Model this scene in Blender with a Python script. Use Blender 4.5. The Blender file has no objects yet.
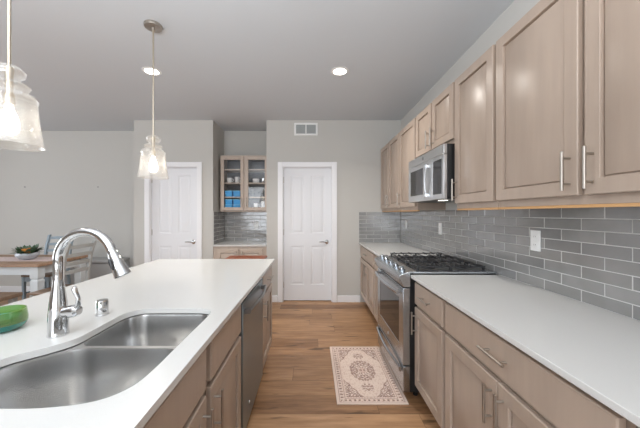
import bpy, bmesh, math, random
from mathutils import Vector, Matrix
random.seed(7)
SC = bpy.context.scene
COL = SC.collection
PI = math.pi

# ------------------------------------------------------------------ camera
CAMZ = 1.337
cd = bpy.data.cameras.new('camera'); cam = bpy.data.objects.new('camera', cd); COL.objects.link(cam)
cam.location = (0, 0, CAMZ); cam.rotation_euler = (PI/2, 0, 0)
cd.sensor_width = 36; cd.lens = 285/640*36
cd.shift_x = 7.5/640; cd.shift_y = -0.5/640
cd.clip_start = 0.02
SC.camera = cam
# ------------------------------------------------------------------ world, exposure
w = bpy.data.worlds.new('world'); SC.world = w; w.use_nodes = True
w.node_tree.nodes['Background'].inputs[0].default_value = (0.78, 0.87, 1.0, 1)
w.node_tree.nodes['Background'].inputs[1].default_value = 1.5
SC.view_settings.view_transform = 'Standard'
SC.view_settings.look = 'None'
SC.view_settings.gamma = 1
SC.view_settings.use_curve_mapping = False
SC.view_settings.exposure = 0.50

# ------------------------------------------------------------------ area lights (daylight at the windows behind and left, plus an added ceiling fill)
def area(name, loc, rot, sx, sy, power, color=(1, 1, 1), spread=PI):
    l = bpy.data.lights.new(name, 'AREA'); l.shape = 'RECTANGLE'; l.size = sx; l.size_y = sy
    l.energy = power; l.color = color; l.spread = spread
    o = bpy.data.objects.new(name, l); COL.objects.link(o); o.location = loc; o.rotation_euler = rot
    return o
area('daylight_rear', (-1.3, -3.0, 1.5), (PI/2, 0, 0), 3.4, 1.9, 62, (0.94, 0.97, 1.0))
area('daylight_left', (-6.4, 1.9, 1.5), (0, -PI/2, 0), 1.9, 2.6, 48, (0.93, 0.965, 1.0))
area('added_ceiling_fill', (-.75, -.7, 1.7), (PI, 0, 0), 1.8, 1.4, 112, (0.93, 0.965, 1.0))  # unseen upward fill, added behind the camera to brighten the ceiling

# ------------------------------------------------------------------ helpers
class MB:
    def __init__(s): s.bm = bmesh.new(); s.mi = 0
    def face(s, vs):
        try:
            f = s.bm.faces.new(vs); f.material_index = s.mi; return f
        except ValueError: return None
    def hexa(s, p):      # 8 points: bottom loop 4, top loop 4
        v = [s.bm.verts.new(q) for q in p]
        for idx in ((3,2,1,0),(4,5,6,7),(0,1,5,4),(1,2,6,5),(2,3,7,6),(3,0,4,7)): s.face([v[i] for i in idx])
    def box(s, x0, x1, y0, y1, z0, z1):
        s.hexa([(x0,y0,z0),(x1,y0,z0),(x1,y1,z0),(x0,y1,z0),(x0,y0,z1),(x1,y0,z1),(x1,y1,z1),(x0,y1,z1)]); return s
    def fbox(s, F, a0, a1, b0, b1, c0, c1):
        s.hexa([F(a0,b0,c0),F(a1,b0,c0),F(a1,b0,c1),F(a0,b0,c1),F(a0,b1,c0),F(a1,b1,c0),F(a1,b1,c1),F(a0,b1,c1)]); return s
    def loft(s, rings, closed=True, cap0=True, cap1=True):
        R = [[s.bm.verts.new(p) for p in r] for r in rings]
        n = len(R[0])
        for i in range(len(R)-1):
            for j in range(n if closed else n-1):
                s.face([R[i][j], R[i][(j+1)%n], R[i+1][(j+1)%n], R[i+1][j]])
        if cap0: s.face(list(reversed(R[0])))
        if cap1: s.face(R[-1])
        return R
    def lathe(s, prof, c=(0,0,0), n=24, axis='z', cap=True):
        rings = []
        for r, h in prof:
            ring = []
            for k in range(n):
                a = 2*PI*k/n; x, y = r*math.cos(a), r*math.sin(a)
                p = {'z': (x, y, h), 'x': (h, x, y), 'y': (x, h, y)}[axis]
                ring.append((c[0]+p[0], c[1]+p[1], c[2]+p[2]))
            rings.append(ring)
        s.loft(rings, True, cap, cap); return s
    def tube(s, pts, rad, n=12, cap=True):
        pts = [Vector(p) for p in pts]
        if not isinstance(rad, (list, tuple)): rad = [rad]*len(pts)
        rings = []; up = None
        for i, p in enumerate(pts):
            t = (pts[min(i+1, len(pts)-1)] - pts[max(i-1, 0)]).normalized()
            if up is None:
                up = Vector((0,0,1)) if abs(t.z) < .9 else Vector((0,1,0))
            up = (up - t*up.dot(t)).normalized(); b = t.cross(up)
            rings.append([tuple(p + (up*math.cos(2*PI*k/n) + b*math.sin(2*PI*k/n))*rad[i]) for k in range(n)])
        s.loft(rings, True, cap, cap); return s
    def rod(s, p0, p1, r, n=12): return s.tube([p0, p1], r, n)

def world_loc(o):
    v = Vector((0,0,0))
    while o: v += o.location; o = o.parent
    return v

def link(name, mb, mat, parent=None, loc=None, bevel=0, smooth=True, recalc=True, seg=2):
    bm = mb.bm if isinstance(mb, MB) else mb
    base = world_loc(parent) if parent else Vector(loc or (0,0,0))
    if recalc: bmesh.ops.recalc_face_normals(bm, faces=bm.faces)
    bmesh.ops.translate(bm, verts=bm.verts, vec=-base)
    me = bpy.data.meshes.new(name); bm.to_mesh(me); bm.free()
    for m in (mat if isinstance(mat, (list, tuple)) else [mat]): me.materials.append(m)
    if smooth:
        me.shade_smooth(); me.set_sharp_from_angle(angle=math.radians(35))
    o = bpy.data.objects.new(name, me); COL.objects.link(o)
    if parent: o.parent = parent
    else: o.location = base
    if bevel:
        b = o.modifiers.new('bevel', 'BEVEL'); b.width = bevel; b.segments = seg; b.limit_method = 'ANGLE'; b.angle_limit = math.radians(50)
    return o
def tag(o, label, cat, group=None, kind=None):
    if label: o['label'] = label
    if cat: o['category'] = cat
    if group: o['group'] = group
    if kind: o['kind'] = kind
    return o
def thing(name, loc, label, cat, group=None):
    o = bpy.data.objects.new(name, None); COL.objects.link(o); o.location = loc; o.empty_display_size = .1
    return tag(o, label, cat, group)
def struct(name, mb, mat, parent=None, **k):
    o = link(name, mb, mat, parent, **k)
    if not parent: o['kind'] = 'structure'
    return o
def dup(root, loc, rotz=None, label=None):
    r = root.copy(); COL.objects.link(r); r.location = loc
    if rotz is not None: r.rotation_euler = (0, 0, rotz)
    if label: r['label'] = label
    for ch in list(root.children):
        c = ch.copy(); COL.objects.link(c); c.parent = r
        for g in list(ch.children):
            d = g.copy(); COL.objects.link(d); d.parent = c
    return r
def FR(o, u, wv):
    o = Vector(o); u = Vector(u); wv = Vector(wv)
    return lambda a, b, c: tuple(o + u*a + Vector((0,0,1))*b + wv*c)

# ------------------------------------------------------------------ materials
def lin(c):
    return tuple((v/255/12.92 if v/255 <= .04045 else ((v/255+.055)/1.055)**2.4) for v in c) + (1,)
def mat(name, color, rough=.5, metal=0, spec=.5, coat=0, emis=None, es=0, noise=None, bump=None, trans=0, aniso=0):
    m = bpy.data.materials.new(name); m.use_nodes = True
    nt = m.node_tree; p = nt.nodes['Principled BSDF']
    p.inputs['Base Color'].default_value = color; p.inputs['Roughness'].default_value = rough
    p.inputs['Metallic'].default_value = metal; p.inputs['Specular IOR Level'].default_value = spec
    p.inputs['Coat Weight'].default_value = coat; p.inputs['Coat Roughness'].default_value = .12
    p.inputs['Transmission Weight'].default_value = trans
    p.inputs['Anisotropic'].default_value = aniso
    if emis: p.inputs['Emission Color'].default_value = emis; p.inputs['Emission Strength'].default_value = es
    tc = nt.nodes.new('ShaderNodeTexCoord')
    def ntex(scale, vec, detail=3):
        mp = nt.nodes.new('ShaderNodeMapping'); mp.inputs['Scale'].default_value = vec
        nt.links.new(tc.outputs['Object'], mp.inputs[0])
        n = nt.nodes.new('ShaderNodeTexNoise'); n.inputs['Scale'].default_value = scale; n.inputs['Detail'].default_value = detail
        nt.links.new(mp.outputs[0], n.inputs['Vector']); return n
    if noise:     # (scale, (sx,sy,sz), amount)
        n = ntex(noise[0], noise[1], 4)
        r = nt.nodes.new('ShaderNodeMapRange'); r.inputs['From Min'].default_value = .3; r.inputs['From Max'].default_value = .7
        r.inputs['To Min'].default_value = 1-noise[2]; r.inputs['To Max'].default_value = 1+noise[2]
        nt.links.new(n.outputs[0], r.inputs[0])
        v = nt.nodes.new('ShaderNodeVectorMath'); v.operation = 'SCALE'; v.inputs[0].default_value = color[:3]
        nt.links.new(r.outputs[0], v.inputs['Scale']); nt.links.new(v.outputs[0], p.inputs['Base Color'])
    if bump:
        n = ntex(bump[0], bump[1], 3)
        b = nt.nodes.new('ShaderNodeBump'); b.inputs['Strength'].default_value = bump[2]; b.inputs['Distance'].default_value = .01
        nt.links.new(n.outputs[0], b.inputs['Height']); nt.links.new(b.outputs[0], p.inputs['Normal'])
    return m
WALL = mat('wall_paint', lin((195, 193, 188)), .85, bump=(180, (1,1,1), .03))
CEIL = mat('ceiling_paint', lin((207, 211, 215)), .9, bump=(90, (1,1,1), .05))
WHITE = mat('white_trim_paint', lin((236, 236, 238)), .4)
DOORW = mat('white_door_paint', lin((228, 229, 232)), .42)
CAB = mat('taupe_stained_maple', lin((172, 154, 139)), .32, noise=(3, (6, 6, .6), .06), bump=(40, (1, 1, .15), .04))
CABN = mat('maple_niche', lin((190, 174, 160)), .38, noise=(3, (6, 6, .6), .06))
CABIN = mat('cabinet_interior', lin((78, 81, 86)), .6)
MAPLE = mat('raw_maple_edge', lin((200, 155, 105)), .5, noise=(3, (1, .3, 6), .1))
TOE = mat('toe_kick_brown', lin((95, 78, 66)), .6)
QUARTZ = mat('white_quartz', lin((209, 208, 205)), .2, noise=(420, (1,1,1), .02))
STEEL = mat('brushed_stainless', (.50, .535, .565, 1), .27, 1, noise=(6, (1, 1, 60), .05), aniso=.4)
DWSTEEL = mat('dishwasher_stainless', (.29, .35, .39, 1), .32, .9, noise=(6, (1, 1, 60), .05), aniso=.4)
STEELD = mat('stainless_dark', (.30, .31, .32, 1), .3, 1)
SINKM = mat('satin_sink_steel', (.66, .66, .655, 1), .24, 1, bump=(250, (1, 8, 8), .01))
CHROME = mat('chrome', (.66, .665, .67, 1), .06, 1)
NICKEL = mat('satin_nickel', (.44, .40, .355, 1), .42, 1)
BRASSN = mat('warm_nickel_rod', (.62, .55, .45, 1), .32, 1)
BLACKG = mat('black_glass', (.012, .012, .013, 1), .06, 0)
BLACK = mat('black_enamel', (.015, .015, .016, 1), .35)
IRON = mat('cast_iron', (.022, .022, .024, 1), .42)
PLAST = mat('white_plastic', lin((238, 238, 236)), .35)
SLOT = mat('dark_slot', (.03, .03, .03, 1), .6)
GROUT = mat('grout', lin((198, 197, 194)), .8)
def tilem(name, c):
    return mat(name, lin(c), .13, noise=(9, (1, 1, 1), .08), bump=(9, (1, 1, 1.6), .30), coat=.8, spec=.8)
TILES = [tilem('gray_glazed_tile', (137, 136, 134)), tilem('gray_glazed_tile_light', (143, 142, 140)), tilem('gray_glazed_tile_dark', (131, 130, 129))]
TABW = mat('table_wood', lin((158, 128, 104)), .55, noise=(5, (.6, 8, 1), .2))
WPAINT = mat('chalk_white_paint', lin((205, 210, 212)), .6)
BLUEG = mat('blue_grey_paint', lin((150, 165, 175)), .6)
GREYP = mat('grey_paint', lin((168, 172, 172)), .6)
SEATW = mat('chair_seat_wood', lin((128, 106, 88)), .5, noise=(5, (.6, 8, 1), .15))
REDW = mat('red_brown_wood', lin((150, 80, 48)), .4, noise=(5, (.6, 8, 1), .2))
GREYU = mat('grey_upholstery', lin((172, 172, 171)), .9)
POT = mat('glazed_grey_pot', lin((185, 190, 196)), .35)
LEAF = mat('green_leaf', lin((62, 92, 62)), .5)
LEAF2 = mat('sage_leaf', lin((96, 118, 96)), .5)
ORANGE = mat('orange_bloom', lin((196, 128, 52)), .6)
RUNNER = mat('pale_pink_runner', lin((214, 196, 192)), .9, noise=(30, (1, 1, 1), .1))
BLUEB = mat('bright_blue_plastic', lin((45, 160, 225)), .4)
BLUEL = mat('pale_blue_plastic', lin((120, 200, 240)), .4)
CERAM = mat('white_ceramic', lin((235, 235, 235)), .2)
def emit(name, c, s):
    m = bpy.data.materials.new(name); m.use_nodes = True; nt = m.node_tree; nt.nodes.clear()
    e = nt.nodes.new('ShaderNodeEmission'); e.inputs[0].default_value = c; e.inputs[1].default_value = s
    o = nt.nodes.new('ShaderNodeOutputMaterial'); nt.links.new(e.outputs[0], o.inputs[0]); return m
LAMP = emit('lamp_lens', (1, .96, .9, 1), 9)
BULB = emit('bulb_glow', (1, .94, .85, 1), 6)
HOODL = emit('hood_lamp', (1, .95, .85, 1), 2.5)
def glassm(name, tint=(1,1,1,1), haze=.0, hazec=(1,1,1,1), f0=.06, rough=.03, bumps=None):
    m = bpy.data.materials.new(name); m.use_nodes = True; nt = m.node_tree; nt.nodes.clear()
    N = nt.nodes.new; L = nt.links.new
    t = N('ShaderNodeBsdfTransparent'); t.inputs[0].default_value = tint
    g = N('ShaderNodeBsdfGlossy'); g.inputs['Roughness'].default_value = rough; g.inputs[0].default_value = (1,1,1,1)
    lw = N('ShaderNodeLayerWeight'); lw.inputs[0].default_value = .35
    mr = N('ShaderNodeMapRange'); mr.inputs['To Min'].default_value = f0; mr.inputs['To Max'].default_value = .85
    L(lw.outputs['Facing'], mr.inputs[0])
    pw = N('ShaderNodeMath'); pw.operation = 'POWER'; pw.inputs[1].default_value = 2.2
    L(lw.outputs['Facing'], pw.inputs[0]); L(pw.outputs[0], mr.inputs[0])
    last = t
    if haze:
        d = N('ShaderNodeBsdfTranslucent'); d.inputs[0].default_value = hazec
        d2 = N('ShaderNodeBsdfDiffuse'); d2.inputs[0].default_value = hazec
        ms = N('ShaderNodeMixShader'); ms.inputs[0].default_value = .5; L(d.outputs[0], ms.inputs[1]); L(d2.outputs[0], ms.inputs[2])
        mh = N('ShaderNodeMixShader'); L(t.outputs[0], mh.inputs[1]); L(ms.outputs[0], mh.inputs[2])
        mr2 = N('ShaderNodeMapRange'); mr2.inputs['To Min'].default_value = haze; mr2.inputs['To Max'].default_value = min(1, haze+.4)
        L(lw.outputs['Facing'], mr2.inputs[0]); L(mr2.outputs[0], mh.inputs[0]); last = mh
    mx = N('ShaderNodeMixShader'); L(mr.outputs[0], mx.inputs[0]); L(last.outputs[0], mx.inputs[1]); L(g.outputs[0], mx.inputs[2])
    if bumps:
        n = N('ShaderNodeTexNoise'); n.inputs['Scale'].default_value = bumps; b = N('ShaderNodeBump'); b.inputs['Strength'].default_value = .25; b.inputs['Distance'].default_value = .01
        tc = N('ShaderNodeTexCoord'); L(tc.outputs['Object'], n.inputs['Vector']); L(n.outputs[0], b.inputs['Height']); L(b.outputs[0], g.inputs['Normal'])
    o = N('ShaderNodeOutputMaterial'); L(mx.outputs[0], o.inputs[0]); return m
GLASS = glassm('clear_glass', f0=.03)
SHADEG = glassm('seeded_pendant_glass', (.97,.96,.94,1), haze=.09, hazec=(.95,.93,.9,1), f0=.05, rough=.06, bumps=60)
GREENG = glassm('green_glass', (.55,.78,.40,1), haze=.30, hazec=(.30,.42,.14,1), f0=.06)
TEALG = glassm('teal_glass', (.10,.55,.42,1), haze=.55, hazec=(.03,.36,.30,1), f0=.06)
BLUEW = mat('blue_glass_inset', lin((60, 150, 190)), .2)
YELL = mat('yellow_daisy', lin((240, 200, 70)), .5)

def floor_mat():
    m = bpy.data.materials.new('oak_plank_floor'); m.use_nodes = True; nt = m.node_tree; p = nt.nodes['Principled BSDF']
    N = nt.nodes.new; L = nt.links.new
    def math_(op, a, b=None, c=None):
        n = N('ShaderNodeMath'); n.operation = op
        for i, v in enumerate((a, b, c)):
            if v is None: continue
            if isinstance(v, (int, float)): n.inputs[i].default_value = v
            else: L(v, n.inputs[i])
        return n.outputs[0]
    tc = N('ShaderNodeTexCoord'); sp = N('ShaderNodeSeparateXYZ'); L(tc.outputs['Object'], sp.inputs[0])
    x, y = sp.outputs[0], sp.outputs[1]
    W, LEN = .19, 1.45
    yr = math_('DIVIDE', y, W); row = math_('FLOOR', yr); fy = math_('FRACT', yr)
    wn = N('ShaderNodeTexWhiteNoise'); wn.noise_dimensions = '1D'; L(row, wn.inputs['W'])
    xr = math_('ADD', math_('DIVIDE', x, LEN), wn.outputs['Value']); colm = math_('FLOOR', xr); fx = math_('FRACT', xr)
    cb = N('ShaderNodeCombineXYZ'); L(row, cb.inputs[0]); L(colm, cb.inputs[1])
    w2 = N('ShaderNodeTexWhiteNoise'); w2.noise_dimensions = '3D'; L(cb.outputs[0], w2.inputs['Vector'])
    pid = w2.outputs['Value']
    def noise(sx, sy, scale, detail, rough=.55):
        c = N('ShaderNodeCombineXYZ'); L(math_('MULTIPLY', x, sx), c.inputs[0]); L(math_('MULTIPLY', y, sy), c.inputs[1]); L(math_('MULTIPLY', pid, 37.0), c.inputs[2])
        n = N('ShaderNodeTexNoise'); n.inputs['Scale'].default_value = scale; n.inputs['Detail'].default_value = detail; n.inputs['Roughness'].default_value = rough
        L(c.outputs[0], n.inputs['Vector']); return n.outputs[0]
    g1 = noise(1.0, 9, 3.0, 5, .6); g2 = noise(2.0, 40, 3.5, 3); kn = noise(2.2, 11, 1.5, 2)
    t = math_('ADD', math_('MULTIPLY', pid, .50), math_('MULTIPLY', g1, .80))
    t = math_('ADD', t, math_('MULTIPLY', g2, .22)); t = math_('SUBTRACT', t, .22)
    cr = N('ShaderNodeValToRGB'); e = cr.color_ramp.elements
    e[0].position = .12; e[0].color = lin((98, 66, 42)); e[1].position = .9; e[1].color = lin((190, 150, 112))
    e2 = cr.color_ramp.elements.new(.36); e2.color = lin((134, 98, 68)); e3 = cr.color_ramp.elements.new(.62); e3.color = lin((163, 124, 89))
    L(t, cr.inputs[0])
    kf = N('ShaderNodeMapRange'); kf.inputs['From Min'].default_value = .29; kf.inputs['From Max'].default_value = .37; kf.inputs['To Min'].default_value = .42; kf.inputs['To Max'].default_value = 1
    L(kn, kf.inputs[0])
    jy = math_('MINIMUM', fy, math_('SUBTRACT', 1, fy)); jx = math_('MULTIPLY', math_('MINIMUM', fx, math_('SUBTRACT', 1, fx)), LEN/W)
    j = math_('MINIMUM', jy, jx)
    jf = N('ShaderNodeMapRange'); jf.inputs['From Min'].default_value = .004; jf.inputs['From Max'].default_value = .014; jf.inputs['To Min'].default_value = .5; jf.inputs['To Max'].default_value = 1
    L(j, jf.inputs[0])
    k = math_('MULTIPLY', kf.outputs[0], jf.outputs[0])
    vm = N('ShaderNodeVectorMath'); vm.operation = 'SCALE'; L(cr.outputs[0], vm.inputs[0]); L(k, vm.inputs['Scale'])
    L(vm.outputs[0], p.inputs['Base Color'])
    p.inputs['Roughness'].default_value = .42
    b = N('ShaderNodeBump'); b.inputs['Strength'].default_value = .15; b.inputs['Distance'].default_value = .004; L(jf.outputs[0], b.inputs['Height']); L(b.outputs[0], p.inputs['Normal'])
    return m
FLOOR = floor_mat()

# ------------------------------------------------------------------ the room
XW, YB, YN, ZC = 1.335, 4.305, 4.86, 2.745
XL, YF = -6.6, -3.2
m = MB(); m.box(XL-.12, XW+.12, YF-.12, YN+.12, -.1, 0); struct('floor', m, FLOOR)
m = MB(); m.box(XL-.12, XW+.12, YF-.12, YN+.12, ZC, ZC+.1); struct('ceiling', m, CEIL)
m = MB(); m.box(XW, XW+.12, YF, YN+.12, 0, ZC); struct('wall_right', m, WALL)
# openings: door 1 (left) and door 2 (middle)
D1 = (-2.463, -1.735); D2 = (-.455, .300); DH = 2.045
NX0, NX1 = -1.503, -.695
m = MB()
for (a, b, z0, z1) in ((-2.70, D1[0], 0, ZC), (D1[0], D1[1], DH, ZC), (D1[1], NX0, 0, ZC), (NX1, D2[0], 0, ZC), (D2[0], D2[1], DH, ZC), (D2[1], XW, 0, ZC)):
    m.box(a, b, YB, YB+.12, z0, z1)
m.box(NX0-.12, NX0, YB+.12, YN, 0, ZC); m.box(NX1, NX1+.12, YB+.12, YN, 0, ZC)
m.box(-2.70, -2.58, YB+.12, YN, 0, ZC)
struct('wall_back', m, WALL)
m = MB(); m.box(XL, XW, YN, YN+.12, 0, ZC); struct('wall_back_dining', m, WALL)
# wall behind the camera with a wide window
WX0, WX1, WZ0, WZ1 = -3.0, .4, .55, 2.45
m = MB(); m.box(XL, WX0, YF-.12, YF, 0, ZC); m.box(WX1, XW, YF-.12, YF, 0, ZC); m.box(WX0, WX1, YF-.12, YF, 0, WZ0); m.box(WX0, WX1, YF-.12, YF, WZ1, ZC)
struct('wall_front', m, WALL)
m = MB()
for a, b in ((WX0, WX0+.06), (WX1-.06, WX1), (-1.85, -1.79), (-.81, -.75)): m.box(a, b, YF-.09, YF-.03, WZ0, WZ1)
for a, b in ((WZ0, WZ0+.06), (WZ1-.06, WZ1)): m.box(WX0, WX1, YF-.088, YF-.032, a, b)
wf = struct('window_1', m, WHITE)
m = MB(); m.box(WX0+.05, WX1-.05, YF-.062, YF-.058, WZ0+.05, WZ1-.05); link('window_glass', m, GLASS, wf)
LY0, LY1 = .6, 3.2
m = MB(); m.box(XL-.12, XL, YF, LY0, 0, ZC); m.box(XL-.12, XL, LY1, YN, 0, ZC); m.box(XL-.12, XL, LY0, LY1, 0, WZ0); m.box(XL-.12, XL, LY0, LY1, WZ1, ZC)
struct('wall_left', m, WALL)
m = MB()
for a, b in ((LY0, LY0+.06), (LY1-.06, LY1), (1.87, 1.93)): m.box(XL-.09, XL-.03, a, b, WZ0, WZ1)
for a, b in ((WZ0, WZ0+.06), (WZ1-.06, WZ1)): m.box(XL-.088, XL-.032, LY0, LY1, a, b)
wf = struct('window_2', m, WHITE)
m = MB(); m.box(XL-.062, XL-.058, LY0+.05, LY1-.05, WZ0+.05, WZ1-.05); link('window_glass', m, GLASS, wf)

# baseboards
def baseb(name, *segs):
    m = MB()
    for s in segs: m.box(*s)
    struct(name, m, WHITE, bevel=.004)
T = .014
baseb('baseboard_back', (-2.70, D1[0]-.072, YB-T, YB, 0, .10), (D1[1]+.072, NX0, YB-T, YB, 0, .10), (NX1, D2[0]-.072, YB-T, YB, 0, .10), (D2[1]+.072, .72, YB-T, YB, 0, .10))
baseb('baseboard_dining', (XL+T, -2.70, YN-T, YN, 0, .10))
baseb('baseboard_left', (XL, XL+T, YF+T, YN, 0, .10))
baseb('baseboard_front', (XL+T, XW, YF, YF+T, 0, .10))

# interior doors, four raised panels each
def panel_door(name, x0, x1, lever_side, hinge_side):
    yf = YB + .045; t = .035
    fr = bpy.data.objects.new(name, None); COL.objects.link(fr); fr.location = ((x0+x1)/2, YB, 0); fr['kind'] = 'structure'
    F = FR((x0+.015, yf, .012), (1,0,0), (0,-1,0)); W = x1-x0-.03; H = DH-.027
    m = MB(); m.fbox(F, 0, W, 0, H, -t, -.006)
    st, mid = .105, .105
    pw = (W-2*st-mid)/2
    cols = [(st, st+pw), (st+pw+mid, W-st)]; rows = [(.24, .83), (1.02, H-.115)]
    # front: stiles and rails
    m.fbox(F, 0, st, 0, H, -.006, 0); m.fbox(F, W-st, W, 0, H, -.006, 0); m.fbox(F, st+pw, st+pw+mid, 0, H, -.006, 0)
    for a, b in ((0, .24), (.83, 1.02), (H-.115, H)):
        for c0, c1 in cols: m.fbox(F, c0, c1, a, b, -.006, 0)
    for c0, c1 in cols:
        for r0, r1 in rows:     # raised centre field with sloped edge
            rings = []
            for ins, w_ in ((.0, 0), (.012, -.0075), (.022, -.0075), (.045, -.001)):
                rings.append([F(c0+ins, r0+ins, w_), F(c1-ins, r0+ins, w_), F(c1-ins, r1-ins, w_), F(c0+ins, r1-ins, w_)])
            m.loft(rings, True, False, True)
    link('door_slab', m, DOORW, fr, smooth=False)
    m = MB(); c = .068
    for a, b, z0, z1 in ((x0-c, x0+.004, 0, DH+c), (x1-.004, x1+c, 0, DH+c), (x0+.004, x1-.004, DH-.004, DH+c)):
        m.box(a, b, YB-.018, YB, z0, z1)
    link('door_casing', m, WHITE, fr, bevel=.004)
    m = MB(); m.box(x0, x0+.013, YB, YB+.12, 0, DH-.013); m.box(x1-.013, x1, YB, YB+.12, 0, DH-.013); m.box(x0, x1, YB, YB+.12, DH-.013, DH)
    link('door_jamb', m, WHITE, fr)
    # lever handle
    hx = x1-.015-.065 if lever_side > 0 else x0+.08
    z = .905; d = -lever_side
    m = MB(); m.lathe([(.0, 0), (.032, 0), (.033, -.006), (.024, -.013), (.011, -.016), (.011, -.045), (.0, -.048)], (hx, yf, z), 20, 'y')
    m.tube([(hx, yf-.042, z), (hx+d*.03, yf-.046, z+.002), (hx+d*.07, yf-.044, z+.004), (hx+d*.115, yf-.038, z+.001)], [.010, .009, .008, .006], 10)
    link('door_handle', m, CHROME, fr)
    hxx = x0+.013 if hinge_side < 0 else x1-.013
    for z in (.25, 1.05, 1.85):
        m = MB(); m.lathe([(.006, -.045), (.006, .045)], (hxx, yf-.004, z), 10); link('hinge', m, NICKEL, fr)
panel_door('door_1', D1[0], D1[1], 1, -1)
panel_door('door_2', D2[0], D2[1], 1, -1)

# ------------------------------------------------------------------ cabinets
def shaker(F, a0, a1, b0, b1, c, t=.021, st=.058, flat=False):
    m = MB()
    if flat: prof = [(0, 0), (0, t-.004), (.004, t)]
    else: prof = [(0, 0), (0, t-.003), (.003, t), (st-.001, t), (st, t-.001), (st+.001, t-.019), (st+.0065, t-.019), (st+.0085, t-.010), (st+.0095, t-.0095)]
    rings = [[F(a0+i, b0+i, c+h), F(a1-i, b0+i, c+h), F(a1-i, b1-i, c+h), F(a0+i, b1-i, c+h)] for i, h in prof]
    m.loft(rings); return m
def pull(F, a, b, c, vertical, L=.155, parent=None):
    m = MB(); r = .0058; off = .032; h = L/2; q = h-.026
    if vertical:
        m.rod(F(a, b-h, c+off), F(a, b+h, c+off), r)
        for s in (-q, q): m.rod(F(a, b+s, c-.0005), F(a, b+s, c+off), .0045, 8)
    else:
        m.rod(F(a-h, b, c+off), F(a+h, b, c+off), r)
        for s in (-q, q): m.rod(F(a+s, b, c-.0005), F(a+s, b, c+off), .0045, 8)
    return link('handle', m, NICKEL, parent)
def cabinet(name, label, F, Lr, Wd, depth, z0, z1, items, toe=0, mt=CAB, group=None, under=None, hollow=False, cat='cabinet'):
    """F maps (along, up, out); body front face at out=0. items: (kind,a0,a1,b0,b1,handle)"""
    root = thing(name, F((Lr+Wd)/2, z0, -depth/2), label, cat, group)
    m = MB(); zb = z0+toe
    if hollow:
        m.fbox(F, Lr, Lr+.018, zb, z1, -depth, 0); m.fbox(F, Wd-.018, Wd, zb, z1, -depth, 0)
        m.fbox(F, Lr+.018, Wd-.018, z1-.018, z1, -depth, 0); m.fbox(F, Lr+.018, Wd-.018, zb, zb+.018, -depth, 0)
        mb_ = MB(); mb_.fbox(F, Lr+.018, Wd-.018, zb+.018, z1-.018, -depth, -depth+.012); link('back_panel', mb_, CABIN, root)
        c_ = (Lr+Wd)/2; m.fbox(F, c_-.02, c_+.02, zb+.018, z1-.018, -.02, 0)
    else:
        m.fbox(F, Lr+.0005, Wd-.0005, zb, z1, -depth, 0)
    link('body', m, mt, root, bevel=.0015, seg=1)
    if toe:
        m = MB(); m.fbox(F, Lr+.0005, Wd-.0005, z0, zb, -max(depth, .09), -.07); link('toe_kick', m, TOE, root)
    if under:
        m = MB(); m.fbox(F, Lr+.001, Wd-.001, zb-.012, zb, -.022, -.001); link('light_rail', m, under, root)
    for it in items:
        k, a0, a1, b0, b1, hd = it
        if k == 'glass':
            m = MB(); st = .05; t = .02
            for q in ((a0, a0+st, b0, b1), (a1-st, a1, b0, b1), (a0+st, a1-st, b0, b0+st), (a0+st, a1-st, b1-st, b1)):
                m.fbox(F, *q, .001, .001+t)
            d = link('door', m, mt, root, bevel=.002)
            m = MB(); m.fbox(F, a0+st-.004, a1-st+.004, b0+st-.004, b1-st+.004, .008, .011)
            link('glass_pane', m, GLASS, d)
        else:
            d = link('door' if k == 'door' else ('drawer' if k == 'drawer' else 'false_front'), shaker(F, a0, a1, b0, b1, .004, flat=(k != 'door')), mt, root)
        if hd: pull(F, hd[0], hd[1], .025 if k != 'glass' else .021, hd[2], parent=d)
    return root
R_DR = (.703, .853); R_DO = (.130, .680)
FRW = lambda x: FR((x, 0, 0), (0,1,0), (-1,0,0))
# base cabinets, right run: front of face frame at X=.745, fronts to .724
FB = FRW(.745); BD = XW-.747
def base_unit(name, label, F, y0, y1, nd, depth=BD, hside=0, top='drawer', z1=.877, mt=CAB):
    g = .018; it = []
    if nd == 1:
        it.append((top, y0+g, y1-g, *R_DR, ((y0+y1)/2, .783, False) if top == 'drawer' else None))
        hx = y0+g+.032 if hside < 0 else y1-g-.032
        it.append(('door', y0+g, y1-g, *R_DO, (hx, .575, True)))
    else:
        c = (y0+y1)/2
        if top == 'drawer': it.append(('drawer', y0+g, y1-g, *R_DR, (c, .783, False)))
        else:
            it.append((top, y0+g, c-g*1.3, *R_DR, None)); it.append((top, c+g*1.3, y1-g, *R_DR, None))
        q = .003 if top == 'drawer' else g*1.3
        it.append(('door', y0+g, c-q, *R_DO, (c-q-.032, .575, True))); it.append(('door', c+q, y1-g, *R_DO, (c+q+.032, .575, True)))
    return cabinet(name, label, F, y0, y1, depth, 0, z1, it, toe=.10, mt=mt)
base_unit('base_cabinet', 'wide taupe base cabinet against the back wall, one drawer over two doors', FB, 3.345, YB-.002, 2)
base_unit('base_cabinet', 'narrow taupe base cabinet just beyond the range', FB, 2.86, 3.343, 1, hside=-1)
base_unit('base_cabinet', 'narrow taupe base cabinet with small drawer on the near side of the range', FB, 1.57, 2.028, 1, hside=1)
base_unit('base_cabinet', 'wide taupe base cabinet in the right foreground with one long drawer over two doors', FB, .655, 1.568, 2)
base_unit('base_cabinet', 'taupe base cabinet nearest the camera at the right frame edge', FB, -.25, .653, 2)
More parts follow.
